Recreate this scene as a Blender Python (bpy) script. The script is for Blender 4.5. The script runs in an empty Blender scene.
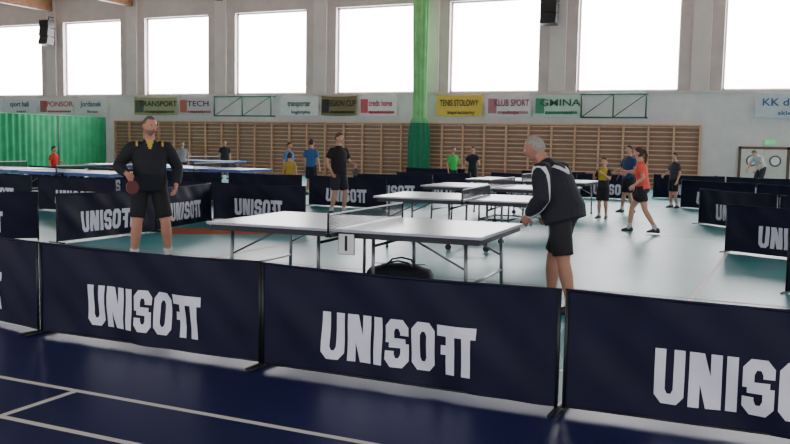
import bpy, math, random
from mathutils import Vector, Matrix
from mathutils.bvhtree import BVHTree
random.seed(3)
S=bpy.context.scene
COL=S.collection
# ---------------------------------------------------------------- materials
MATS={}
def lin(c):
    return tuple(((v/255.)/12.92 if v/255.<=0.04045 else ((v/255.+0.055)/1.055)**2.4) for v in c)
def mat(name,c,rough=.6,metal=0.,noise=0.,nscale=8.,spec=.5,emit=None,bump=0.):
    if name in MATS: return MATS[name]
    m=bpy.data.materials.new(name);m.use_nodes=True
    nt=m.node_tree;b=nt.nodes['Principled BSDF']
    col=lin(c)+(1,)
    b.inputs['Base Color'].default_value=col
    b.inputs['Roughness'].default_value=rough
    b.inputs['Metallic'].default_value=metal
    b.inputs['Specular IOR Level'].default_value=spec
    tc=nt.nodes.new('ShaderNodeTexCoord')
    n=nt.nodes.new('ShaderNodeTexNoise');n.inputs['Scale'].default_value=nscale
    n.inputs['Detail'].default_value=4
    nt.links.new(tc.outputs['Object'],n.inputs['Vector'])
    r=nt.nodes.new('ShaderNodeValToRGB')
    k=max(noise,.04)
    r.color_ramp.elements[0].position=.3;r.color_ramp.elements[1].position=.7
    r.color_ramp.elements[0].color=tuple(v*(1-k) for v in col[:3])+(1,)
    r.color_ramp.elements[1].color=tuple(min(1,v*(1+k)) for v in col[:3])+(1,)
    nt.links.new(n.outputs['Fac'],r.inputs['Fac'])
    nt.links.new(r.outputs['Color'],b.inputs['Base Color'])
    if bump:
        bp=nt.nodes.new('ShaderNodeBump');bp.inputs['Strength'].default_value=bump
        nt.links.new(n.outputs['Fac'],bp.inputs['Height']);nt.links.new(bp.outputs['Normal'],b.inputs['Normal'])
    if emit:
        b.inputs['Emission Color'].default_value=(1,1,1,1) if emit is True else tuple(emit[:3])+(1,)
        b.inputs['Emission Strength'].default_value=emit[3]
    MATS[name]=m
    return m
# ---------------------------------------------------------------- mesh builder
class MB:
    def __init__(s): s.v=[];s.f=[];s.m=[];s.mats=[];s.sm=[]
    def mi(s,m):
        if m not in s.mats: s.mats.append(m)
        return s.mats.index(m)
    def face(s,idx,m,smooth=False):
        s.f.append(tuple(idx));s.m.append(s.mi(m));s.sm.append(smooth)
    def poly(s,pts,m,smooth=False):
        b=len(s.v);s.v+=[Vector(p) for p in pts];s.face(range(b,b+len(pts)),m,smooth)
    def box(s,c,size,m,M=None):
        hx,hy,hz=[a/2 for a in size];c=Vector(c);b=len(s.v)
        for z in(-hz,hz):
            for x,y in((-hx,-hy),(hx,-hy),(hx,hy),(-hx,hy)):
                p=Vector((x,y,z))
                if M: p=M@p
                s.v.append(p+c)
        for q in((3,2,1,0),(4,5,6,7),(0,1,5,4),(1,2,6,5),(2,3,7,6),(3,0,4,7)):
            s.face([b+i for i in q],m)
    def b2(s,a,b,m): # box from min to max
        s.box([(a[i]+b[i])/2 for i in range(3)],[abs(b[i]-a[i]) for i in range(3)],m)
    def loft(s,rings,m,smooth=True,cap=True):
        n=len(rings[0]);b=len(s.v)
        for r in rings: s.v+= [Vector(p) for p in r]
        for i in range(len(rings)-1):
            for j in range(n):
                k=(j+1)%n
                s.face((b+i*n+j,b+i*n+k,b+(i+1)*n+k,b+(i+1)*n+j),m,smooth)
        if cap:
            s.face([b+j for j in reversed(range(n))],m,smooth)
            s.face([b+(len(rings)-1)*n+j for j in range(n)],m,smooth)
    def tube(s,pts,rad,m,n=10,smooth=True,round_end=False,flat=1.,up=None):
        pts=[Vector(p) for p in pts]
        if not hasattr(rad,'__len__'): rad=[rad]*len(pts)
        rad=list(rad)
        if round_end:
            d0=(pts[0]-pts[1]).normalized();d1=(pts[-1]-pts[-2]).normalized()
            pts=[pts[0]+d0*rad[0]*.8]+pts+[pts[-1]+d1*rad[-1]*.8];rad=[rad[0]*.5]+rad+[rad[-1]*.5]
        rings=[];ref=None
        for i,p in enumerate(pts):
            if i==0:t=pts[1]-p
            elif i==len(pts)-1:t=p-pts[i-1]
            else:t=(pts[i+1]-p).normalized()+(p-pts[i-1]).normalized()
            t.normalize()
            if ref is None:
                ref=Vector(up) if up is not None else (Vector((0,0,1)) if abs(t.z)<.9 else Vector((1,0,0)))
            a=(ref-t*ref.dot(t)).normalized();c=t.cross(a);ref=a
            rings.append([p+a*(rad[i]*flat*math.cos(2*math.pi*j/n))+c*(rad[i]*math.sin(2*math.pi*j/n)) for j in range(n)])
        s.loft(rings,m,smooth)
    def ell(s,c,r,m,M=None,nu=12,nv=8):
        rings=[]
        for i in range(1,nv):
            ph=math.pi*i/nv;ring=[]
            for j in range(nu):
                a=2*math.pi*j/nu
                p=Vector((r[0]*math.sin(ph)*math.cos(a),r[1]*math.sin(ph)*math.sin(a),-r[2]*math.cos(ph)))
                if M:p=M@p
                ring.append(p+Vector(c))
            rings.append(ring)
        s.loft(rings,m)
    def obj(s,name,loc=(0,0,0),rz=0.,parent=None):
        me=bpy.data.meshes.new(name);me.from_pydata([tuple(v) for v in s.v],[],s.f)
        for m in s.mats: me.materials.append(m)
        me.polygons.foreach_set('material_index',s.m);me.polygons.foreach_set('use_smooth',s.sm)
        me.update()
        o=bpy.data.objects.new(name,me);COL.objects.link(o);o.location=loc;o.rotation_euler=(0,0,rz)
        if parent:o.parent=parent
        return o
def inst(o,loc,rz):
    n=bpy.data.objects.new(o.name.split('.')[0],o.data);COL.objects.link(n);n.location=loc;n.rotation_euler=(0,0,rz);return n
# ---------------------------------------------------------------- palette
D=33.87
m_white=mat('white_paint',(225,225,228),.5)
m_walllow=mat('wall_paint_light',(208,202,200),.8,noise=.05,nscale=3)
m_barback=mat('wall_tan_behind_bars',(150,122,106),.8,noise=.05,nscale=3)  # darker tan tone, only on the wall stretch behind the bars
m_wallup=mat('wall_paint_beige',(192,176,172),.85,noise=.07,nscale=2)
m_pil=mat('pilaster_paint',(206,192,188),.85,noise=.05,nscale=2)
m_navy=mat('navy_nylon',(15,16,44),.6,noise=.15,nscale=5,spec=.22)
m_letter=mat('white_print',(205,206,224),.6)
m_metal=mat('dark_metal',(40,42,46),.4,metal=.6)
m_steel=mat('steel_tube',(120,124,130),.35,metal=.8)
m_wood=mat('varnished_wood',(206,160,130),.5,noise=.12,nscale=6)
m_beam=mat('glulam_beam',(120,84,58),.6,noise=.2,nscale=4)
m_ceil=mat('ceiling_panel',(176,168,158),.9)
m_black=mat('black_plastic',(14,14,16),.45)
m_frame=mat('window_frame',(190,195,195),.5)
m_pane=mat('translucent_glazing',(255,255,255),.4,emit=(1.0,.975,1.0,16.0))
m_green=mat('green_curtain',(50,154,104),.8,noise=.15,nscale=2)
m_green2=mat('green_net_curtain',(124,186,118),.8,noise=.15,nscale=3)
m_dgreen=mat('dark_green_metal',(40,92,74),.5)
# ---------------------------------------------------------------- floor
def floor_mat():
    m=bpy.data.materials.new('sports_floor');m.use_nodes=True;nt=m.node_tree;b=nt.nodes['Principled BSDF']
    g=nt.nodes.new('ShaderNodeNewGeometry');sx=nt.nodes.new('ShaderNodeSeparateXYZ')
    nt.links.new(g.outputs['Position'],sx.inputs[0])
    mt=nt.nodes.new('ShaderNodeMath');mt.operation='GREATER_THAN';mt.inputs[1].default_value=5.12
    nt.links.new(sx.outputs['Y'],mt.inputs[0])
    n=nt.nodes.new('ShaderNodeTexNoise');n.inputs['Scale'].default_value=.8;n.inputs['Detail'].default_value=5
    nt.links.new(g.outputs['Position'],n.inputs['Vector'])
    r1=nt.nodes.new('ShaderNodeValToRGB');r1.color_ramp.elements[0].color=lin((22,27,70))+(1,);r1.color_ramp.elements[1].color=lin((28,34,82))+(1,)
    r2=nt.nodes.new('ShaderNodeValToRGB');r2.color_ramp.elements[0].color=lin((64,144,152))+(1,);r2.color_ramp.elements[1].color=lin((80,160,166))+(1,)
    for r in(r1,r2):
        r.color_ramp.elements[0].position=.35;r.color_ramp.elements[1].position=.65
        nt.links.new(n.outputs['Fac'],r.inputs['Fac'])
    mx=nt.nodes.new('ShaderNodeMix');mx.data_type='RGBA'
    nt.links.new(mt.outputs[0],mx.inputs[0]);nt.links.new(r1.outputs[0],mx.inputs[6]);nt.links.new(r2.outputs[0],mx.inputs[7])
    nt.links.new(mx.outputs[2],b.inputs['Base Color'])
    b.inputs['Roughness'].default_value=.38
    n2=nt.nodes.new('ShaderNodeTexNoise');n2.inputs['Scale'].default_value=40
    nt.links.new(g.outputs['Position'],n2.inputs['Vector'])
    bp=nt.nodes.new('ShaderNodeBump');bp.inputs['Strength'].default_value=.03
    nt.links.new(n2.outputs['Fac'],bp.inputs['Height']);nt.links.new(bp.outputs['Normal'],b.inputs['Normal'])
    return m
mb=MB();mb.b2((-50,-4,-.1),(14,D+.4,0),floor_mat());mb.obj('floor')
# lines
m_line=mat('white_line_paint',(215,212,205),.45);m_oline=mat('orange_line_paint',(176,90,56),.5)
m_oarea=mat('orange_court_paint',(186,92,58),.6,spec=.3)
mb=MB()
def line(x0,y0,x1,y1,w=.045,m=m_line,z=.0012):
    a=Vector((x0,y0,0));b=Vector((x1,y1,0));t=(b-a).normalized();n=Vector((-t.y,t.x,0))*w/2
    mb.poly([p+Vector((0,0,z)) for p in(a-n,b-n,b+n,a+n)],m)
line(-12,3.95,4,3.95);line(-12,3.38,4,3.38);line(-3.98,3.38,-3.98,3.95,z=.001)
line(-9.6,5.9,6,5.9,.05,z=.001);line(-9.6,15.5,4,15.5,.05);line(-1.0,5.9,-1.0,27,.05,z=.0008)
line(-9.6,24.5,4,24.5,.05);line(-7.0,5.3,-7.0,30,.05,m_oline,.0014);line(-9.6,9.4,4,9.4,.05,m_oline,.0016)
line(-9.7,11.6,-7.3,13.2,1.0,m_oarea,.001)
mb.obj('court_lines')
# ---------------------------------------------------------------- back wall with windows
W0=-2.928;SP=5.294;WW=3.785;ZB=3.62;ZT=7.3;CE=8.6
ks=range(-3,9)
mb=MB()
xs=[W0+SP*(k-6) for k in ks]
mb.b2((-50,D,0),(-31.2,D+.4,2.45),m_walllow)
mb.b2((-31.2,D,0),(-3.57,D+.4,2.36),m_barback);mb.b2((-31.2,D,2.36),(-3.57,D+.4,2.45),m_walllow)
mb.b2((-3.57,D,0),(14,D+.4,2.45),m_walllow)
mb.b2((-50,D,2.45),(14,D+.4,ZB),m_walllow)
mb.b2((-50,D,ZT),(14,D+.4,CE),m_wallup)
e=-50
for x in xs:
    if x>14: break
    if x>e: mb.b2((e,D,ZB),(x,D+.4,ZT),m_wallup)
    e=min(x+WW,14)
if e<14: mb.b2((e,D,ZB),(14,D+.4,ZT),m_wallup)
mb.obj('wall_back')
mb=MB()
for x in xs:
    c=x-(SP-WW)/2
    if -50<c<13: mb.b2((c-.32,D-.10,ZB-.0),(c+.32,D,CE),m_pil)
mb.b2((-50,D-.06,ZB-.09),(14,D,ZB),m_pil)
mb.obj('trim_1')
i=1
for x in xs:
    if x+WW>14 or x<-50: continue
    w=MB()
    w.b2((x+.04,D+.26,ZB+.04),(x+WW-.04,D+.30,ZT-.04),m_pane)
    for a,b in(((x,D+.2,ZB),(x+.07,D+.34,ZT)),((x+WW-.07,D+.2,ZB),(x+WW,D+.34,ZT)),((x,D+.2,ZB),(x+WW,D+.34,ZB+.07)),((x,D+.2,ZT-.07),(x+WW,D+.34,ZT))):
        w.b2(a,b,m_frame)
    w.obj('window_%d'%i);i+=1
mb=MB();mb.b2((-50.3,-4,0),(-50,D+.4,CE),m_wallup);mb.obj('wall_left')
mb=MB();mb.b2((-50,-4,CE),(14,D+.4,CE+.2),m_ceil);mb.obj('ceiling')
mb=MB()
for x in xs:
    c=x-(SP-WW)/2
    if -50<c<13: mb.b2((c-.15,2,CE-.72),(c+.15,D-.1,CE-.002),m_beam)
for y in range(6,33,5): mb.b2((-50,y,CE-.3),(14,y+.15,CE-.004),m_beam)
mb.obj('ceiling_beams')
mb=MB();mb.b2((-50,D-.02,0),(-2.4,D,.1),m_wood);mb.b2((-.4,D-.02,0),(14,D,.1),m_wood);mb.obj('baseboard_back')
# ---------------------------------------------------------------- wall bars
mb=MB();x0=-31.2;x1=-3.57;n=30;zt=2.37
for k in range(n+1):
    x=x0+(x1-x0)*k/n
    mb.b2((x-.03,D-.17,0),(x+.03,D-.04,zt),m_wood)
for r in range(13):
    z=.2+r*.172
    yy=D-.12
    mb.tube([(x0,yy,z),(x1,yy,z)],.024,m_wood,n=6)
mb.b2((x0,D-.17,zt-.05),(x1,D-.03,zt),m_wood)
mb.obj('wall_bars')
# ---------------------------------------------------------------- door
mb=MB();m_door=mat('brown_door',(96,72,58),.5,noise=.1);m_doorp=mat('white_door_leaf',(206,202,194),.5)
dx0,dx1,dh=-2.25,-.55,1.62;DW=D-.002
mb.b2((dx0,DW-.06,0),(dx0+.1,DW,dh),m_door);mb.b2((dx1-.1,DW-.06,0),(dx1,DW,dh),m_door);mb.b2((dx0,DW-.06,dh-.09),(dx1,DW,dh),m_door)
mid=(dx0+dx1)/2
for a,b in((dx0+.1,mid-.01),(mid+.01,dx1-.1)):
    mb.b2((a,DW-.045,0.01),(b,DW-.01,dh-.09),m_doorp)
    c=(a+b)/2
    mb.loft([[(c+.2*math.cos(t*math.pi/12),D-.047-dy,1.12+.2*math.sin(t*math.pi/12)) for t in range(24)] for dy in(0,.02)],m_door,smooth=False)
    mb.loft([[(c+.15*math.cos(t*math.pi/12),D-.068-dy,1.12+.15*math.sin(t*math.pi/12)) for t in range(24)] for dy in(0,.006)],m_white,smooth=False)
mb.tube([(mid-.06,D-.09,.75),(mid-.06,D-.09,.9)],.012,m_steel)
mb.tube([(mid-.06,D-.09,.75),(mid-.06,D-.04,.75)],.01,m_steel)
mb.tube([(mid-.06,D-.09,.9),(mid-.06,D-.04,.9)],.01,m_steel)
mb.obj('door_1')
m_exit=mat('exit_sign_green',(40,160,90),.5,emit=(.1,.6,.25,.8))
mb=MB();mb.b2((-1.4,D-.07,1.70),(-1.05,D-.002,1.86),m_exit);mb.b2((-1.33,D-.074,1.75),(-1.2,D-.07,1.81),m_white);mb.obj('exit_sign')
# ---------------------------------------------------------------- curtains
def curtain_strip(a,b,z0,z1,m,name,amp=.07,wl=.35):
    mb=MB();a=Vector(a);b=Vector(b);L=(b-a).length;t=(b-a)/L;nn=Vector((-t.y,t.x,0));N=int(L/.06)
    rows=[]
    for q in range(5):
        z=z0+(z1-z0)*q/4;k=1-.35*q/4;row=[]
        for i in range(N+1):
            s=L*i/N
            row.append(a+t*s+nn*(amp*k*math.sin(2*math.pi*s/wl+.6*math.sin(s*1.3))+.02*math.sin(s*17))+Vector((0,0,z)))
        rows.append(row)
    bi=len(mb.v)
    for r in rows: mb.v+=r
    for q in range(4):
        for i in range(N):
            mb.face((bi+q*(N+1)+i,bi+q*(N+1)+i+1,bi+(q+1)*(N+1)+i+1,bi+(q+1)*(N+1)+i),m,True)
    mb.tube([a+Vector((0,0,z1)),b+Vector((0,0,z1))],.02,m_green)
    for i in range(int(L/3)+1):
        p=a+t*min(L,i*3.0)
        mb.tube([p+Vector((0,0,0)),p+Vector((0,0,z1))],.03,m_steel)
    return mb.obj(name)
curtain_strip((-31.6,33.5,0),(-31.6,18,0),.03,2.5,m_green,'divider_curtain')
mb=MB();cx,cy=-14.5,33.2
def gathered(z,r,ph):
    return [(cx+(r+.2*r*math.sin(9*a+ph))*math.cos(a),cy+.45*(r+.2*r*math.sin(9*a+ph))*math.sin(a),z) for a in[2*math.pi*j/60 for j in range(60)]]
mb.loft([gathered(z,r,z*.3) for z,r in((2.35,.36),(2.6,.25),(3.4,.25),(4.6,.27),(6.5,.30),(CE-.02,.33))],m_green2)
mb.loft([gathered(z,r,z*.3) for z,r in((.05,.40),(.8,.42),(1.6,.42),(2.2,.38),(2.5,.28))],mat('green_curtain_lower',(26,112,80),.8,noise=.15))
mb.obj('gathered_net_curtain')
# ---------------------------------------------------------------- loudspeakers
def speaker(x,z):
    mb=MB();y=D-.14
    for q in range(3):
        zc=z+.42-.42*q;M=Matrix.Rotation(-.12*q,3,'X')
        mb.box((x,y-.42-.03*q,zc),(.62,.42,.39),m_black,M)
        mb.box((x,y-.645-.03*q,zc-.02*q),(.54,.01,.31),m_metal,M)
    mb.tube([(x,y-.3,z+.6),(x,y-.3,z+.8),(x,D-.105,z+.8)],.03,m_metal)
    mb.obj('loudspeaker')
speaker(-35.2,6.75);speaker(-9.2,6.75)
# ---------------------------------------------------------------- folding basketball frames
def frame(xa,xb,za,zb):
    mb=MB();y=D-.35
    t=lambda p,q,r=.03:mb.tube([p,q],r,m_dgreen,n=8)
    t((xa,y,za),(xb,y,za));t((xa,y,zb),(xb,y,zb));t((xa,y,za),(xa,y,zb));t((xb,y,za),(xb,y,zb))
    m=(xa+xb)/2;t((m,y,za),(m,y,zb));t((xa,y,za),(m,y,zb),.02);t((m,y,za),(xb,y,zb),.02)
    for x in(xa,xb):
        for z in(za,zb): t((x,y,z),(x,D-.02,z))
    mb.obj('folding_basketball_frame')
frame(-25.,-21.9,2.62,3.5);frame(-7.9,-5.5,2.62,3.5)
# ---------------------------------------------------------------- banners
def textobj(s,size,loc,m,parent=None,rx=math.pi/2,rz=0,name='lettering',sx=1.):
    cu=bpy.data.curves.new(name,'FONT');cu.body=s;cu.size=size;cu.align_x='CENTER';cu.align_y='CENTER';cu.extrude=.002;cu.offset=size*.015
    o=bpy.data.objects.new(name,cu);COL.objects.link(o)
    dg=bpy.context.evaluated_depsgraph_get();me=bpy.data.meshes.new_from_object(o.evaluated_get(dg))
    bpy.data.objects.remove(o);o=bpy.data.objects.new(name,me);me.materials.clear();me.materials.append(m);COL.objects.link(o)
    o.location=loc;o.rotation_euler=(rx,0,rz);o.scale=(sx,1,1)
    if parent:o.parent=parent
    return o
def banner(xa,xb,c,tc,text,sub=None,accent=None,za=2.66,zb=3.5):
    mb=MB();m=mat('banner_%s'%str(c),c,.6,noise=.06);y=D-.2;N=16
    bi=len(mb.v)
    for q in range(3):
        for i in range(N+1):
            s=i/N;z=za+(zb-za)*q/2-.03*math.sin(math.pi*s)
            mb.v.append(Vector((xa+(xb-xa)*s,y+.012*math.sin(s*19+q),z)))
    for q in range(2):
        for i in range(N): mb.face((bi+q*(N+1)+i,bi+q*(N+1)+i+1,bi+(q+1)*(N+1)+i+1,bi+(q+1)*(N+1)+i),m,True)
    w=xb-xa
    if accent:
        ma=mat('bannera_%s'%str(accent),accent,.6)
        mb.box((xa+w*.13,y-.016,(za+zb)/2-.02),(w*.2,.004,(zb-za)*.7),ma)
        mb.box((xa+w*.6,y-.016,za+.14),(w*.7,.004,.1),ma)
    for x in(xa+.02,xb-.02):
        mb.tube([(x,y,zb),(x,D-.01,zb+.02)],.008,m_metal,n=5)
    o=mb.obj('advertising_banner')
    mt=mat('bannert_%s'%str(tc),tc,.6)
    textobj(text,.36,((xa+xb)/2+(w*.07 if accent else 0),y-.02,zb-.33),mt,o,sx=min(1.4,w*.8/(.2*len(text)+.05)) )
    if sub: textobj(sub,.2,((xa+xb)/2+w*.05,y-.022,za+.14),mt,o,sx=min(1.4,w*.75/(.11*len(sub)+.05)))
    return o
# banner extents along the back wall, metres
banner(-38.9,-36.35,(196,196,200),(60,60,70),'sport hall','mebel')
banner(-36.2,-33.9,(206,204,200),(170,60,60),'SPONSOR',None,(150,90,90))
banner(-33.75,-31.6,(200,200,196),(70,80,110),'Jordanek','fitness')
banner(-29.9,-27.3,(150,148,112),(40,44,40),'TRANSPORT','wynajem',(80,86,70))
banner(-27.15,-25.2,(190,184,188),(110,50,60),'TECH','serwis',(170,90,80))
banner(-21.5,-19.55,(214,212,208),(50,60,60),'transporter','logistyka')
banner(-19.4,-17.65,(120,104,66),(20,20,24),'REGION CUP','tenis',(40,38,34))
banner(-17.5,-15.75,(220,212,212),(176,40,60),'credit home','nieruchomosci',(190,80,90))
banner(-13.95,-11.95,(214,176,70),(50,44,30),'TENIS STOLOWY','zapraszamy')
banner(-11.75,-9.95,(212,200,202),(150,40,60),'KLUB SPORT','sekcja',(170,110,118))
banner(-9.8,-8.0,(184,200,186),(30,90,60),'GMINA','samorzad',(60,130,96))
banner(-1.75,.1,(188,196,204),(60,90,130),'KK dom','sklep')
# ---------------------------------------------------------------- barriers
def letters():
    s=.225;c=.15;i=.045
    def octo(w):
        o=[(c,0),(w-c,0),(w,c),(w,1-c),(w-c,1),(c,1),(0,1-c),(0,c)]
        n=[(s+i,s*.85),(w-s-i,s*.85),(w-s,s+i),(w-s,1-s-i),(w-s-i,1-s*.85),(s+i,1-s*.85),(s,1-s-i),(s,s+i)]
        return o,n
    def q(o,n,k):
        j=(k+1)%8;return [o[k],o[j],n[j],n[k]]
    R=lambda x0,y0,x1,y1:[(x0,y0),(x1,y0),(x1,y1),(x0,y1)]
    L={}
    w=.62;o,n=octo(w)
    L['O']=(w,[q(o,n,k) for k in range(8)])
    L['U']=(w,[q(o,n,0),q(o,n,1),q(o,n,7),[(w-s,s+i),(w,c),(w,1),(w-s,1)],[(0,c),(s,s+i),(s,1),(0,1)]])
    h=.5
    L['S']=(w,[q(o,n,0),q(o,n,1),q(o,n,4),q(o,n,5),q(o,n,3),q(o,n,7),
        [(w-s,s+i),(w,c),(w,h),(w-s,h)],[(0,h),(s,h),(s,1-s-i),(0,1-c)],R(s*.4,.4,w-s*.4,.6),
        R(0,c,s,.33),R(w-s,.67,w,1-c)])
    w=.66
    L['N']=(w,[R(0,0,s,1),R(w-s,0,w,1),[(w-s*1.35,0),(w-s*.2,0),(s*1.35,1),(s*.2,1)]])
    L['I']=(s,[R(0,0,s,1)])
    w=.46
    L['F']=(w,[R(w-s,0,w,1),R(0,1-s,w,1),R(.1,.40,w,.59)])
    w=.54
    L['T']=(w,[R(0,1-s,w,1),R(w/2-s/2+.03,0,w/2+s/2+.03,1)])
    out=[];x=0
    for ch,g in zip('UNISOFT',(.09,.09,.09,.08,.07,.0,.0)):
        w,qs=L[ch]
        for p in qs: out.append([(x+a,b) for a,b in p])
        x+=w+g
    return out,x
LET,LW=letters()
def barrier_mesh(L=2.07,seed=0,h=.72,tx=0.):
    r=random.Random(seed);ph=[r.uniform(0,6) for _ in range(4)]
    mb=MB()
    def dsp(x,z):
        s=x/L;e=.016*math.sin(s*5+ph[0])+.011*math.sin(s*23+ph[1]+z*5)*(1-z/h*.5)+.009*math.sin(s*11+z*9+ph[2])
        e+=.006*math.sin((s*2.2+z*1.3)*14+ph[3])
        return e*min(1,s*12,(1-s)*12)
    def top(x): return h-.014*math.sin(math.pi*x/L)
    NX,NZ=56,10;bi=len(mb.v)
    for q in range(NZ+1):
        for i in range(NX+1):
            x=L*i/NX;z=.025+(top(x)-.025)*q/NZ
            mb.v.append(Vector((x,dsp(x,z),z)))
    for q in range(NZ):
        for i in range(NX): mb.face((bi+q*(NX+1)+i,bi+q*(NX+1)+i+1,bi+(q+1)*(NX+1)+i+1,bi+(q+1)*(NX+1)+i),m_navy,True)
    H=.31;W=1.08;x0=(L-W)/2+tx;z0=.125
    for side in(-1,1):
        for p in LET:
            P=[(x0+a/LW*W,z0+b*H) for a,b in p]
            K=4;bi=len(mb.v)
            for u in range(K+1):
                for v in range(K+1):
                    a=u/K;b_=v/K
                    x=(P[0][0]*(1-a)+P[1][0]*a)*(1-b_)+(P[3][0]*(1-a)+P[2][0]*a)*b_
                    z=(P[0][1]*(1-a)+P[1][1]*a)*(1-b_)+(P[3][1]*(1-a)+P[2][1]*a)*b_
                    X=x if side<0 else L-x
                    mb.v.append(Vector((X,dsp(X,z)+side*.005,z)))
            for u in range(K):
                for v in range(K):
                    a=bi+u*(K+1)+v;mb.face((a,a+K+1,a+K+2,a+1),m_letter,True)
    for x in(.012,L-.012):
        mb.tube([(x,0,.012),(x,0,h)],.011,m_metal,n=8)
        mb.tube([(x,-.16,.0125),(x,.16,.0125)],.010,m_metal,n=8)
    mb.tube([(L*k/12,0,top(L*k/12)) for k in range(13)],.009,m_navy,n=6)
    mb.tube([(0,0,.03),(L,0,.03)],.006,m_metal,n=6)
    return mb
bars=[barrier_mesh(seed=i,tx=t).obj('court_barrier',(0,0,-20)) for i,t in((1,.0),(2,-.02),(3,.02))]
PL=[(-7.46,5.42,-.2,0),(-5.405,5.0,0,0),(-3.315,4.97,0,1),(-1.225,4.98,.03,2),(.87,5.05,.0,1),
 # left of the main court
 (-11.8,8.1,.80,0),(-9.80,9.38,1.53,1),(-9.76,11.48,1.76,2),
 (-10.32,13.80,0,0),(-12.45,13.6,.05,2),(-14.6,13.5,.03,1),(-16.8,13.4,.03,0),
 (-10.8,18.2,0,1),(-13.0,18.0,.05,0),(-10.55,20.0,.55,2),(-10.3,22.1,.5,0),(-15.2,17.9,.0,2),(-17.4,17.8,0,0),(-19.6,17.8,0,1),
 (-8.3,24.3,0,1),(-6.2,26.0,0,2),(-8.3,27.3,0,0),(-12,26.5,0,1),
 # right side
 (-1.95,18.85,-.76,0),(-.4,17.3,-.76,1),(-1.05,13.95,-.42,2),(.9,13.05,-.33,0),(-.14,10.35,-.3,0),
 (-2.9,23.6,-.5,1),(-1.05,22.5,-.5,0),(-4.2,27.5,-.1,2),(-2.1,27.2,-.1,1),(0.0,27.,-.1,0)]
used=[False]*3
for x,y,a,k in PL:
    if not used[k]:
        used[k]=True;bars[k].location=(x,y,0);bars[k].rotation_euler=(0,0,a)
    else: inst(bars[k],(x,y,0),a)
# ---------------------------------------------------------------- tables
m_top=mat('table_top_grey_blue',(170,170,190),.28,spec=.6)
m_topb=mat('table_top_blue',(52,88,160),.35)
m_apron=mat('table_apron',(34,36,48),.5)
m_net=mat('net_mesh',(24,28,40),.8)
def table_mesh(top,side_apron=m_apron):
    mb=MB();W=1.525/2
    for sgn in(-1,1):
        a,b_=(0.004,1.37) if sgn>0 else(-1.37,-.004)
        mb.b2((a,-W,.738),(b_,W,.76),top)
        z=.7615
        for r in((a,-W,b_,-W+.02),(a,W-.02,b_,W)): mb.poly([(r[0],r[1],z),(r[2],r[1],z),(r[2],r[3],z),(r[0],r[3],z)],m_white)
        e0,e1=((1.35,1.37) if sgn>0 else(-1.37,-1.35))
        mb.poly([(e0,-W,z),(e1,-W,z),(e1,W,z),(e0,W,z)],m_white)
        mb.poly([(a,-.002,z),(b_,-.002,z),(b_,.002,z),(a,.002,z)],m_white)
        i=.03
        mb.b2((a+i,-W+i,.685),(b_-i,-W+i+.025,.738),side_apron);mb.b2((a+i,W-i-.025,.685),(b_-i,W-i,.738),side_apron)
        mb.b2((b_-i-.025 if sgn>0 else a+i,-W+i,.685),((b_-i) if sgn>0 else a+i+.025,W-i,.738),side_apron)
        for y in(-.6,.6):
            mb.tube([(sgn*1.18,y,.69),(sgn*1.2,y,.03)],.018,m_steel,n=8)
            mb.ell((sgn*1.2,y,.018),(.028,.028,.018),m_black)
            mb.tube([(sgn*.28,y*.9,.69),(sgn*.28,y*.9,.09)],.018,m_steel,n=8)
            mb.tube([(sgn*1.18,y,.45),(sgn*.7,y,.69)],.010,m_steel,n=6)
            mb.loft([[(sgn*.28+.045*math.cos(t*math.pi/8),y*.9+dy,.047+.045*math.sin(t*math.pi/8)) for t in range(16)] for dy in(-.012,.012)],m_black,smooth=False)
        mb.tube([(sgn*1.19,-.6,.3),(sgn*1.19,.6,.3)],.014,m_steel,n=8)
        mb.tube([(sgn*.28,-.54,.16),(sgn*.28,.54,.16)],.016,m_metal,n=8)
        mb.tube([(sgn*.28,-.54,.60),(sgn*.28,.54,.60)],.014,m_metal,n=8)
    for y in(-.54,.54): mb.tube([(-.28,y,.16),(.28,y,.16)],.014,m_metal,n=8)
    for y in(-W-.15,W+.15):
        mb.tube([(0,y,.70),(0,y,.915)],.011,m_metal,n=8)
        s=1 if y<0 else -1
        mb.b2((-.03,min(y,y+s*.2),.70),(.03,max(y,y+s*.2),.735),m_metal)
    y0,y1=-W-.15,W+.15
    for k in range(91):
        y=y0+(y1-y0)*k/90;mb.b2((-.0015,y-.003,.765),(.0015,y+.003,.905),m_net)
    for k in range(11):
        z=.768+k*.0135;mb.b2((-.0015,y0,z-.002),(.0015,y1,z+.002),m_net)
    mb.b2((-.003,y0,.898),(.003,y1,.9125),m_white)
    return mb
TX,TY,TR=-3.87,7.68,.06
t1=table_mesh(m_top).obj('table_tennis_table',(TX,TY,0),TR)
for x,y,r in((-4.45,12.4,.12),(-5.2,15.9,.05),(-5.6,19.4,.0)): inst(t1,(x,y,0),r)
t2=table_mesh(m_topb,m_topb).obj('table_tennis_table',(-14.6,19.6,0),.0)
for x,y,r in((-14.9,15.2,0),(-17.9,15.3,0),(-17.8,20.2,0),(-20,26.2,0)): inst(t2,(x,y,0),r)
c,s_=math.cos(TR),math.sin(TR)
def onT(x,y,z=0): return Vector((TX+x*c-y*s_,TY+x*s_+y*c,z))
p=onT(.12,-.785)
mb=MB();mb.b2((-.075,-.004,.545),(.075,.004,.725),m_white);mb.b2((-.08,-.002,.54),(.08,.008,.73),m_metal)
o=mb.obj('table_number_sign',(p.x,p.y,0),TR)
textobj('1',.19,(0,-.008,.635),m_black,o,name='numeral')
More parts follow.
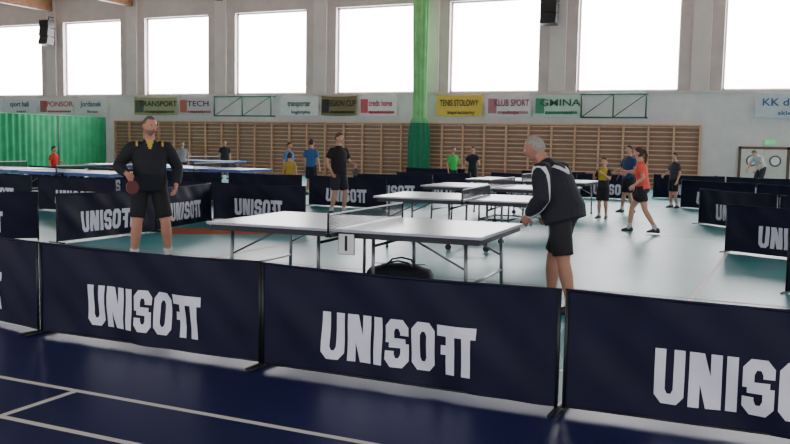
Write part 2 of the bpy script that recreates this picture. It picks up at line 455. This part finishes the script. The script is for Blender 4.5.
# bag
mb=MB();m_bag=mat('bag_fabric',(22,24,34),.8,noise=.2)
rings=[]
for u,w,h in((-.34,.10,.09),(-.31,.16,.13),(-.15,.19,.155),(0,.19,.16),(.15,.185,.155),(.31,.16,.13),(.34,.10,.09)):
    rings.append([(u,w*math.copysign(abs(math.cos(a))**.7,math.cos(a)),.17+h*math.copysign(abs(math.sin(a))**.8,math.sin(a))-.03*(u*3)**2*(1 if math.sin(a)>0 else 0)) for a in[2*math.pi*j/24 for j in range(24)]])
mb.loft(rings,m_bag)
for y in(-.1,.1): mb.tube([(-.14,y,.30),(-.10,y*1.3,.35),(0,y*1.4,.37),(.10,y*1.3,.35),(.14,y,.30)],.010,m_black)
mb.b2((-.2,-.2,.08),(.2,-.18,.22),m_black)
mb.tube([(-.26,0,.322),(.26,0,.322)],.005,m_steel)
mb.obj('sports_bag',(-3.72,8.1,-.008),.3)
# ---------------------------------------------------------------- people
def lerp(a,b,t): return a+(b-a)*t
def add_head(mb,M,sc,skin,hair,style='short',beard=None,nu=36,nv=28):
    rows=[]
    g=lambda a,s_:math.exp(-(a/s_)**2)
    verts=[];info=[]
    for i in range(nv+1):
        ph=math.pi*i/nv;row=[]
        for j in range(nu):
            a=2*math.pi*j/nu
            n=Vector((math.sin(ph)*math.cos(a),math.sin(ph)*math.sin(a),math.cos(ph)))
            jaw=max(0,-n.z-.05)
            x=.077*n.x*(1-.30*jaw*jaw-.05*jaw);y=.099*n.y;z=.118*n.z
            if n.y>0 and n.z<-.1: y*=1-.35*min(1,(-n.z-.1)*1.4)
            if n.y<0:
                f=-n.y
                y-= (.026*g(x,.011)*g(z+.018,.02)+.014*g(x,.008)*g(z-.004,.02)+.005*g(z-.026,.009)*g(x,.05)
                     -.009*g(abs(x)-.030,.013)*g(z-.006,.011)+.005*g(x,.022)*g(z+.054,.012)-.005*g(x,.024)*g(z+.054,.0035)
                     +.012*g(x,.022)*g(z+.098,.02))*min(1,f*1.6)
            hr=False
            if style!='bald':
                front=.062+.012*g(x,.03) 
                if style=='cropped': front=.078
                if n.y<-.35: hr=z>front
                elif n.y<.15: hr=z>.005+.05*max(0,(-n.y-.0)/.35) 
                else: hr=z>-.055
            else:
                hr=(n.y>.1 and -.05<z<.045)
            if style=='long' and n.y>-.1 and z>-.1: hr=True
            if hr:
                k=1.04 if style in('bald','cropped') else 1.10
                x*=k;y*=k;z*=(k if z>0 else 1)
            bd=beard and n.y<-.05 and z<-.035 and not(abs(x)<.02 and -.052<z<-.040)
            row.append(len(verts));verts.append(M@(Vector((x,y,z))*sc));info.append((hr,bd,abs(x)<.024 and abs(z+.054)<.006 and n.y<-.6))
        rows.append(row)
    b0=len(mb.v);mb.v+=verts
    lip=mat('lips',(150,84,76),.5)
    for i in range(nv):
        for j in range(nu):
            k=(j+1)%nu;q=(rows[i][j],rows[i+1][j],rows[i+1][k],rows[i][k])
            hc=sum(info[v][0] for v in q);bc=sum(1 for v in q if info[v][1]);lc=sum(1 for v in q if info[v][2])
            m=hair if hc>=3 else(lip if lc>=2 else(beard if bc>=3 else skin))
            mb.face([b0+v for v in q],m,True)
    R=M.to_3x3()
    for sx in(-1,1):
        mb.ell(M@(Vector((sx*.078,.012,-.002))*sc),(.010*sc,.019*sc,.031*sc),skin,R,10,6)
        mb.ell(M@(Vector((sx*.030,-.084,.006))*sc),(.013*sc,.007*sc,.007*sc),m_white,R,10,6)
        mb.ell(M@(Vector((sx*.030,-.0895,.006))*sc),(.006*sc,.003*sc,.006*sc),m_black,R,8,6)
        mb.ell(M@(Vector((sx*.030,-.093,.026))*sc),(.017*sc,.004*sc,.004*sc),hair,R,8,6)
    if style=='long':
        mb.tube([M@(Vector(p)*sc) for p in((0,.09,.05),(0,.135,.03),(0,.15,-.05),(0,.13,-.16),(0,.12,-.22))],[.02*sc,.03*sc,.032*sc,.026*sc,.01*sc],hair,n=10,round_end=True)
def add_hand(mb,wr,d,pn,sc,side,curl,skin):
    d=Vector(d).normalized();pn=Vector(pn);pn=(pn-d*pn.dot(d)).normalized();w=d.cross(pn)*side
    rings=[]
    for t,a,b_ in((-.02,.026,.020),(.01,.030,.019),(.05,.041,.017),(.085,.042,.014),(.095,.036,.009)):
        c0=wr+d*(t*sc)
        rings.append([c0+w*(a*sc*math.cos(2*math.pi*j/14))+pn*(b_*sc*math.sin(2*math.pi*j/14)) for j in range(14)])
    mb.loft(rings,skin)
    for k,(off,L) in enumerate(((.032,.074),(.011,.083),(-.010,.077),(-.031,.060))):
        p=wr+d*(.080*sc)+w*(off*sc);pts=[p];r=.0088*sc;ang=0
        for q,fr in enumerate((.45,.32,.27)):
            ang+=curl*(.9+.35*q)+k*.03
            dr=d*math.cos(ang)+pn*math.sin(ang)
            p=p+dr*(L*fr*sc);pts.append(p)
        mb.tube(pts,[r*1.05,r,r*.92,r*.8],skin,n=8,round_end=True)
    p=wr+d*(.022*sc)+w*(.028*sc)
    t1=(w*.75+d*.65+pn*.25).normalized();t2=(w*.35+d*.85+pn*.45).normalized()
    mb.tube([p-t1*.01,p+t1*.035*sc,p+t1*.035*sc+t2*.03*sc,p+t1*.035*sc+t2*.055*sc],[.013*sc,.011*sc,.0095*sc,.008*sc],skin,n=8,round_end=True)
JD=dict(pelvis=(0,0,.95),chest=(0,.0,1.27),neck=(0,.01,1.49),head=(0,-.015,1.668),
 shL=(.18,.01,1.405),elL=(.245,.03,1.13),wrL=(.255,-.07,.89),shR=(-.18,.01,1.405),elR=(-.245,.03,1.13),wrR=(-.255,-.07,.89),
 hipL=(.088,0,.91),knL=(.105,-.025,.49),anL=(.115,.02,.075),hipR=(-.088,0,.91),knR=(-.105,-.025,.49),anR=(-.115,.02,.075))
def person(name,x,y,theta,h,J={},top=(40,40,45),bottom=(20,20,24),sleeve='short',pants=False,skin=(190,140,115),hair=(60,44,34),
  style='short',beard=None,hy=0,hp=0,bulk=0.,belly=0.,vox=.018,curl=.35,shoe=(60,60,66),sock=(200,200,200),override=None,child=False,racket=None,footdir=None,hemz=.86,legk=1.):
    sc=h/1.80;P={k:Vector(v) for k,v in JD.items()}
    P.update({k:Vector(v) for k,v in J.items()})
    msk=mat('skin_%s'%str(skin),skin,.55);mh=mat('hair_%s'%str(hair),hair,.8,noise=.2,nscale=60);mt=mat('cloth_%s'%str(top),top,.85,noise=.1,nscale=12)
    mbt=mat('cloth_%s'%str(bottom),bottom,.85,noise=.1,nscale=12);msh=mat('shoe_%s'%str(shoe),shoe,.6);mso=mat('sock_%s'%str(sock),sock,.9)
    mbd=mat('beard_%s'%str(beard),beard,.9,noise=.2,nscale=60) if beard else None
    b=MB()
    pel,che,nek,hd=P['pelvis'],P['chest'],P['neck'],P['head']
    latS=(P['shL']-P['shR']).normalized();latH=(P['hipL']-P['hipR']).normalized()
    def ring(c0,t,lat,w,d,n=20):
        lat=(lat-t*lat.dot(t)).normalized();f=t.cross(lat)
        return [c0+lat*(w*math.copysign(abs(math.cos(a))**.85,math.cos(a)))+f*(d*math.copysign(abs(math.sin(a))**.9,math.sin(a))) for a in[2*math.pi*j/n for j in range(n)]]
    t1=(che-pel).normalized();t2=(nek-che).normalized();tm=(t1+t2).normalized()
    mid=lerp(pel,che,.5)
    fw=t1.cross(latH);
    if fw.y>0: fw=-fw
    b.loft([ring(pel-t1*.12,t1,latH,.10,.085),ring(pel-t1*.06,t1,latH,.165,.12),ring(pel,t1,latH,.175,.125),ring(pel+t1*.10,t1,latH,.155,.115+belly*.5)],mbt)
    B=bulk
    b.loft([ring(pel-t1*(.03+B),t1,latH,.178+B,.130+B),ring(pel+t1*.03,t1,latH,.176+B,.130+B+belly*.5),ring(mid+fw*belly*.6,t1,lerp(latH,latS,.5),.160+B,.122+B*.8+belly),
            ring(lerp(mid,che,.6)+fw*belly*.3,t1,latS,.172+B*.8,.125+B*.6+belly*.5),ring(che,tm,latS,.187+B*.6,.128+B*.6),ring(lerp(che,nek,.42),t2,latS,.180+B*.5,.118+B*.5),
            ring(lerp(che,nek,.66),t2,latS,.135+B*.3,.098+B*.3),ring(lerp(che,nek,.86),t2,latS,.088,.080),ring(nek+t2*.012,t2,latS,.069,.068)],mt)
    b.tube([nek-t2*.05,nek,lerp(nek,hd,.45),hd-(hd-nek).normalized()*.04],[.064,.061,.058,.055],msk,n=14)
    for s in'LR':
        sh,el,wr=P['sh'+s],P['el'+s],P['wr'+s]
        inn=lerp(sh,nek-t2*.06,.5)
        if sleeve=='long':
            b.tube([inn,sh,lerp(sh,el,.30),el,lerp(el,wr,.35),lerp(el,wr,.94)],[.058+B*.3,.062+B*.5,.060+B*.7,.050+B*.6,.050+B*.6,.038+B*.4],mt,n=14,round_end=False)
            b.tube([lerp(el,wr,.8),wr],[.030,.026],msk,n=10)
        else:
            b.tube([inn,sh,lerp(sh,el,.32),lerp(sh,el,.68)],[.054+B*.3,.060+B*.5,.064+B*.5,.064+B*.5],mt,n=14)
            b.tube([sh,lerp(sh,el,.35),el,lerp(el,wr,.28),wr],[.050,.049,.041,.043,.026],msk,n=12)
        hp_,kn,an=P['hip'+s],P['kn'+s],P['an'+s]
        if pants:
            b.tube([hp_+Vector((0,0,.05)),lerp(hp_,kn,.35),kn,lerp(kn,an,.35),lerp(kn,an,.95)],[.10,.095,.070,.068,.056],mbt,n=14)
        else:
            b.tube([hp_+Vector((0,0,.05)),lerp(hp_,kn,.35),lerp(hp_,kn,hemz)],[.10,.103,.098],mbt,n=16)
            k_=legk
            b.tube([lerp(hp_,kn,.45),lerp(hp_,kn,.75),kn,lerp(kn,an,.3),lerp(kn,an,.65),an],[.078*k_,.068*k_,.055*k_,.059*k_,.045*k_,.036],msk,n=14)
            b.tube([lerp(kn,an,.78),an+Vector((0,0,-.02))],[.052*k_,.050],mso,n=12)
        fd=Vector(footdir[0 if s=='L' else 1]) if footdir else Vector((.25 if s=='L' else -.25,-1,0))
        fd.normalize();sd=Vector((-fd.y,fd.x,0))
        z0=an.z-.075
        rg=[]
        for t,w,hh in((-.08,.024,.032),(-.065,.042,.050),(-.01,.048,.058),(.05,.048,.046),(.11,.050,.034),(.16,.044,.025),(.19,.022,.014)):
            c0=Vector((an.x,an.y,z0))+fd*t+Vector((0,0,hh))
            rg.append([c0+sd*(w*math.cos(a))+Vector((0,0,hh*math.sin(a))) for a in[2*math.pi*j/14 for j in range(14)]])
        b.loft(rg,msh)
    tmp=b.obj('tmp_body');md=tmp.modifiers.new('r','REMESH');md.mode='VOXEL';md.voxel_size=vox
    ms=tmp.modifiers.new('s','SMOOTH');ms.factor=.5;ms.iterations=2
    dg=bpy.context.evaluated_depsgraph_get();me=bpy.data.meshes.new_from_object(tmp.evaluated_get(dg))
    bvh=BVHTree.FromPolygons([tuple(v) for v in b.v],b.f)
    f=MB();f.v=[v.co.copy() for v in me.vertices]
    for pl in me.polygons:
        hit=bvh.find_nearest(pl.center);m=b.mats[b.m[hit[2]]] if hit[2] is not None else mt
        if override:
            q=override(pl.center,m is mt,m is mbt)
            if q: m=q
        f.face(pl.vertices,m,True)
    bpy.data.objects.remove(tmp);bpy.data.meshes.remove(me)
    hs=1.0 if not child else 1.18
    M=Matrix.Translation(hd)@Matrix.Rotation(hy,4,'Z')@Matrix.Rotation(hp,4,'X')
    add_head(f,M,hs,msk,mh,style,mbd)
    for s,sg in(('L',1),('R',-1)):
        el,wr=P['el'+s],P['wr'+s];d=(wr-el).normalized()
        pn=Vector((-sg,-.2,-.1)) if abs(d.x)<.8 else Vector((0,-.3,-1))
        cu=curl
        if racket==s: cu=.95
        add_hand(f,wr,d,pn,1.0,sg*1.0,cu,msk)
        if racket==s:
            pn2=(pn-d*pn.dot(d)).normalized();c0=wr+d*.075+pn2*.03
            ax=(d.cross(pn2)).normalized();ax=(ax*sg*1.0+d*.35).normalized()
            mr=mat('racket_rubber_red',(90,30,34),.6);R=MB()
            R.tube([c0-ax*.05,c0+ax*.06],[.013,.012],m_wood,n=10)
            cc=c0+ax*.135;u=ax;v=pn2 if abs(pn2.dot(ax))<.9 else d;v=(v-u*v.dot(u)).normalized();n_=u.cross(v)
            for dz,mm in((-.006,m_black),(.0,m_wood),(.006,mr)):
                R.loft([[cc+u*(.08*math.cos(a))+v*(.075*math.sin(a))+n_*(dz+e) for a in[2*math.pi*j/24 for j in range(24)]] for e in(-.003,.003)],mm,smooth=False)
            R.v=[p*sc for p in R.v];R.obj('table_tennis_racket',(x,y,0),theta)
    f.v=[p*sc for p in f.v]
    return f.obj(name,(x,y,0),theta)
AL=.437
def facing(deg): return AL+math.radians(deg)
m_y=mat('yellow_collar',(190,160,70),.8);m_ws=mat('white_cloth_stripe',(205,208,214),.8)
def ov_left(c0,t,bt):
    if t and c0.y<0 and c0.z>1.37 and abs(c0.x)<.010+.36*(c0.z-1.37): return m_y
    if t and c0.z>1.40 and abs(abs(c0.x)-.15)<.009: return m_y
person('man_in_black_jacket',-7.41,8.61,facing(18),1.86,
 dict(chest=(0,-.04,1.26),neck=(0,-.08,1.475),head=(.0,-.145,1.64),shL=(.20,-.04,1.39),shR=(-.20,-.05,1.385),elL=(.33,.02,1.15),wrL=(.30,-.17,.94),elR=(-.36,-.04,1.16),wrR=(-.27,-.29,1.08),
  knL=(.18,-.07,.49),anL=(.22,.03,.075),knR=(-.15,-.07,.49),anR=(-.19,.02,.075),hipL=(.10,0,.91),hipR=(-.10,0,.91)),
 top=(22,24,34),bottom=(20,20,28),sleeve='long',skin=(182,128,108),hair=(96,80,72),style='cropped',beard=(136,104,90),hy=.45,hp=.14,bulk=.034,belly=.045,vox=.011,override=ov_left,shoe=(40,42,50),legk=1.12,racket='R')
def ov_right(c0,t,bt):
    if not t: return None
    if c0.y>-.02 and abs((c0.z-1.31)-.45*abs(c0.x))<.022 and c0.z>1.1 and abs(c0.x)<.22: return m_ws
    if abs(c0.x-.265)<.016 and c0.z<1.36: return m_ws
    if abs(c0.x+.265)<.016 and c0.z<1.36: return m_ws
person('man_in_tracksuit_jacket',-2.07,8.03,facing(-125),1.80,
 dict(pelvis=(0,.05,.93),chest=(0,-.04,1.21),neck=(0,-.16,1.39),head=(0,-.265,1.52),shL=(.205,-.09,1.325),shR=(-.205,-.09,1.325),
  elL=(.29,-.04,1.07),wrL=(.22,-.20,.90),elR=(-.29,-.04,1.07),wrR=(-.22,-.18,.90),hipL=(.09,.05,.90),hipR=(-.09,.05,.90),
  knL=(.12,.12,.49),anL=(.13,.22,.075),knR=(-.13,-.10,.49),anR=(-.16,-.12,.075)),
 top=(20,22,36),bottom=(22,22,30),sleeve='long',skin=(168,118,98),hair=(140,136,132),style='cropped',hp=.30,hy=.1,bulk=.05,belly=.05,vox=.011,override=ov_right,shoe=(40,42,50),legk=1.12)
person('player_in_black_shirt',-8.93,16.26,facing(40),1.74,dict(elL=(.27,-.02,1.15),wrL=(.24,-.26,1.10),elR=(-.29,.03,1.15),wrR=(-.30,-.15,.95),knL=(.14,-.06,.49),anL=(.17,.02,.075),anR=(-.16,.04,.075)),
 top=(18,18,22),bottom=(34,34,42),skin=(186,140,118),hair=(86,66,50),hy=.3,hp=.15,vox=.014,racket='L',bulk=.015)
person('girl_in_orange_shirt',-2.66,16.19,facing(-120),1.58,dict(pelvis=(0,.02,.93),chest=(0,-.03,1.23),neck=(0,-.06,1.45),head=(0,-.10,1.63),shL=(.165,-.04,1.37),shR=(-.165,-.04,1.37),
 elL=(.24,.08,1.14),wrL=(.26,-.10,.98),elR=(-.24,-.18,1.22),wrR=(-.20,-.42,1.25),knL=(.10,.10,.48),anL=(.11,.34,.10),knR=(-.10,-.22,.50),anR=(-.11,-.26,.075)),
 top=(226,86,72),bottom=(30,28,40),skin=(200,150,128),hair=(70,46,36),style='long',vox=.014,racket='R',hp=.1,hemz=.6)
person('player_in_blue_shirt',-3.76,20.9,facing(-60),1.58,dict(elL=(.26,-.04,1.15),wrL=(.20,-.26,1.08),elR=(-.26,-.04,1.15),wrR=(-.2,-.27,1.12),anL=(.16,.06,.075),anR=(-.15,-.05,.075)),
 top=(38,56,104),bottom=(22,22,30),skin=(186,140,118),hair=(50,40,34),vox=.016)
m_dk=mat('dark_cloth_panel',(34,36,44),.85)
person('boy_in_yellow_shirt',-3.9,18.81,facing(-40),1.30,dict(elL=(.24,-.1,1.18),wrL=(.08,-.26,1.36),elR=(-.26,-.1,1.16),wrR=(-.16,-.32,1.3)),
 top=(196,170,50),bottom=(30,30,36),skin=(196,150,126),hair=(90,66,44),child=True,vox=.018,override=lambda c,t,bt:(m_dk if t and (c.z<1.14 or abs(c.x)>.14) else None))
person('player_in_grey_shirt',-3.05,23.3,facing(-70),1.42,dict(elR=(-.28,.0,1.15),wrR=(-.22,-.25,1.05),anL=(.17,.04,.075)),top=(58,52,62),bottom=(24,24,30),skin=(190,144,120),hair=(60,44,36),vox=.018)
person('man_bending_by_door',-1.45,31.9,facing(-60),1.78,dict(pelvis=(0,.12,.93),chest=(0,-.04,1.18),neck=(0,-.17,1.33),head=(0,-.28,1.40),shL=(.18,-.12,1.28),shR=(-.18,-.12,1.28),
 elL=(.22,-.20,1.02),wrL=(.18,-.38,.86),elR=(-.22,-.20,1.02),wrR=(-.18,-.38,.86),hipL=(.09,.12,.9),hipR=(-.09,.12,.9)),top=(180,180,184),bottom=(40,42,50),pants=True,hair=(90,80,72),hp=.5,vox=.02)
person('seated_child',-2.46,27.9,facing(0),1.40,dict(pelvis=(0,0,.14),chest=(0,-.02,.42),neck=(0,-.03,.62),head=(0,-.04,.78),shL=(.165,-.02,.56),shR=(-.165,-.02,.56),elL=(.22,-.12,.36),wrL=(.14,-.3,.42),elR=(-.22,-.12,.36),wrR=(-.14,-.3,.42),
 hipL=(.09,0,.12),knL=(.18,-.32,.42),anL=(.12,-.50,.075),hipR=(-.09,0,.12),knR=(-.18,-.32,.42),anR=(-.12,-.50,.075)),top=(120,90,40),bottom=(30,30,36),child=True,vox=.02)
person('player_in_green_shirt',-9.84,25.2,facing(30),1.44,dict(elL=(.28,-.05,1.16),wrL=(.30,-.28,1.1)),top=(60,176,80),bottom=(30,30,40),hair=(50,40,30),vox=.018)
person('spectator_in_dark_shirt',-9.6,26.3,facing(-30),1.46,dict(elR=(-.28,-.1,1.16),wrR=(-.16,-.3,1.18),elL=(.30,-.1,1.2),wrL=(.42,-.28,1.15)),top=(34,34,46),bottom=(30,30,36),hair=(40,34,30),vox=.018)
person('youth_in_light_blue_shirt',-12.75,21.6,facing(160),1.60,{},top=(48,92,140),bottom=(30,34,44),hair=(60,46,34),vox=.018)
person('youth_in_blue_shirt',-13.3,21.3,facing(60),1.50,{},top=(70,120,180),bottom=(34,34,44),hair=(50,40,34),vox=.018)
person('child_in_yellow_shirt',-11.75,18.85,facing(170),1.24,{},top=(170,146,60),bottom=(30,34,44),hair=(60,46,34),child=True,vox=.018)
person('man_in_dark_shirt',-20.4,28.,facing(10),1.52,{},top=(28,30,40),bottom=(30,32,40),hair=(60,46,34),vox=.02)
person('boy_in_red_shirt',-20.2,19.3,facing(70),1.24,dict(elL=(.26,-.1,1.16),wrL=(.2,-.33,1.1)),top=(206,50,40),bottom=(30,32,40),hair=(50,40,34),child=True,vox=.018)
person('man_in_grey_shirt',-19.4,24.2,facing(20),1.45,{},top=(140,140,146),bottom=(30,32,40),hair=(80,66,54),vox=.02)
# ---------------------------------------------------------------- light + camera
w=bpy.data.worlds.new('hall_world');S.world=w;w.use_nodes=True
bg=w.node_tree.nodes['Background'];bg.inputs[0].default_value=(1,.965,.955,1);bg.inputs[1].default_value=2.0
cd=bpy.data.cameras.new('camera');cam=bpy.data.objects.new('camera',cd);COL.objects.link(cam);S.camera=cam
cd.sensor_width=36;cd.lens=877.156/790*36;cd.clip_end=200
al,th,r=.437,.091,.018
fwd=Vector((-math.sin(al)*math.cos(th),math.cos(al)*math.cos(th),-math.sin(th)))
R0=Vector((math.cos(al),math.sin(al),0));U0=R0.cross(fwd)
Rr=R0*math.cos(r)+U0*math.sin(r);Ur=U0*math.cos(r)-R0*math.sin(r)
M=Matrix((Rr,Ur,-fwd)).transposed().to_4x4();M.translation=Vector((0,0,1.556));cam.matrix_world=M
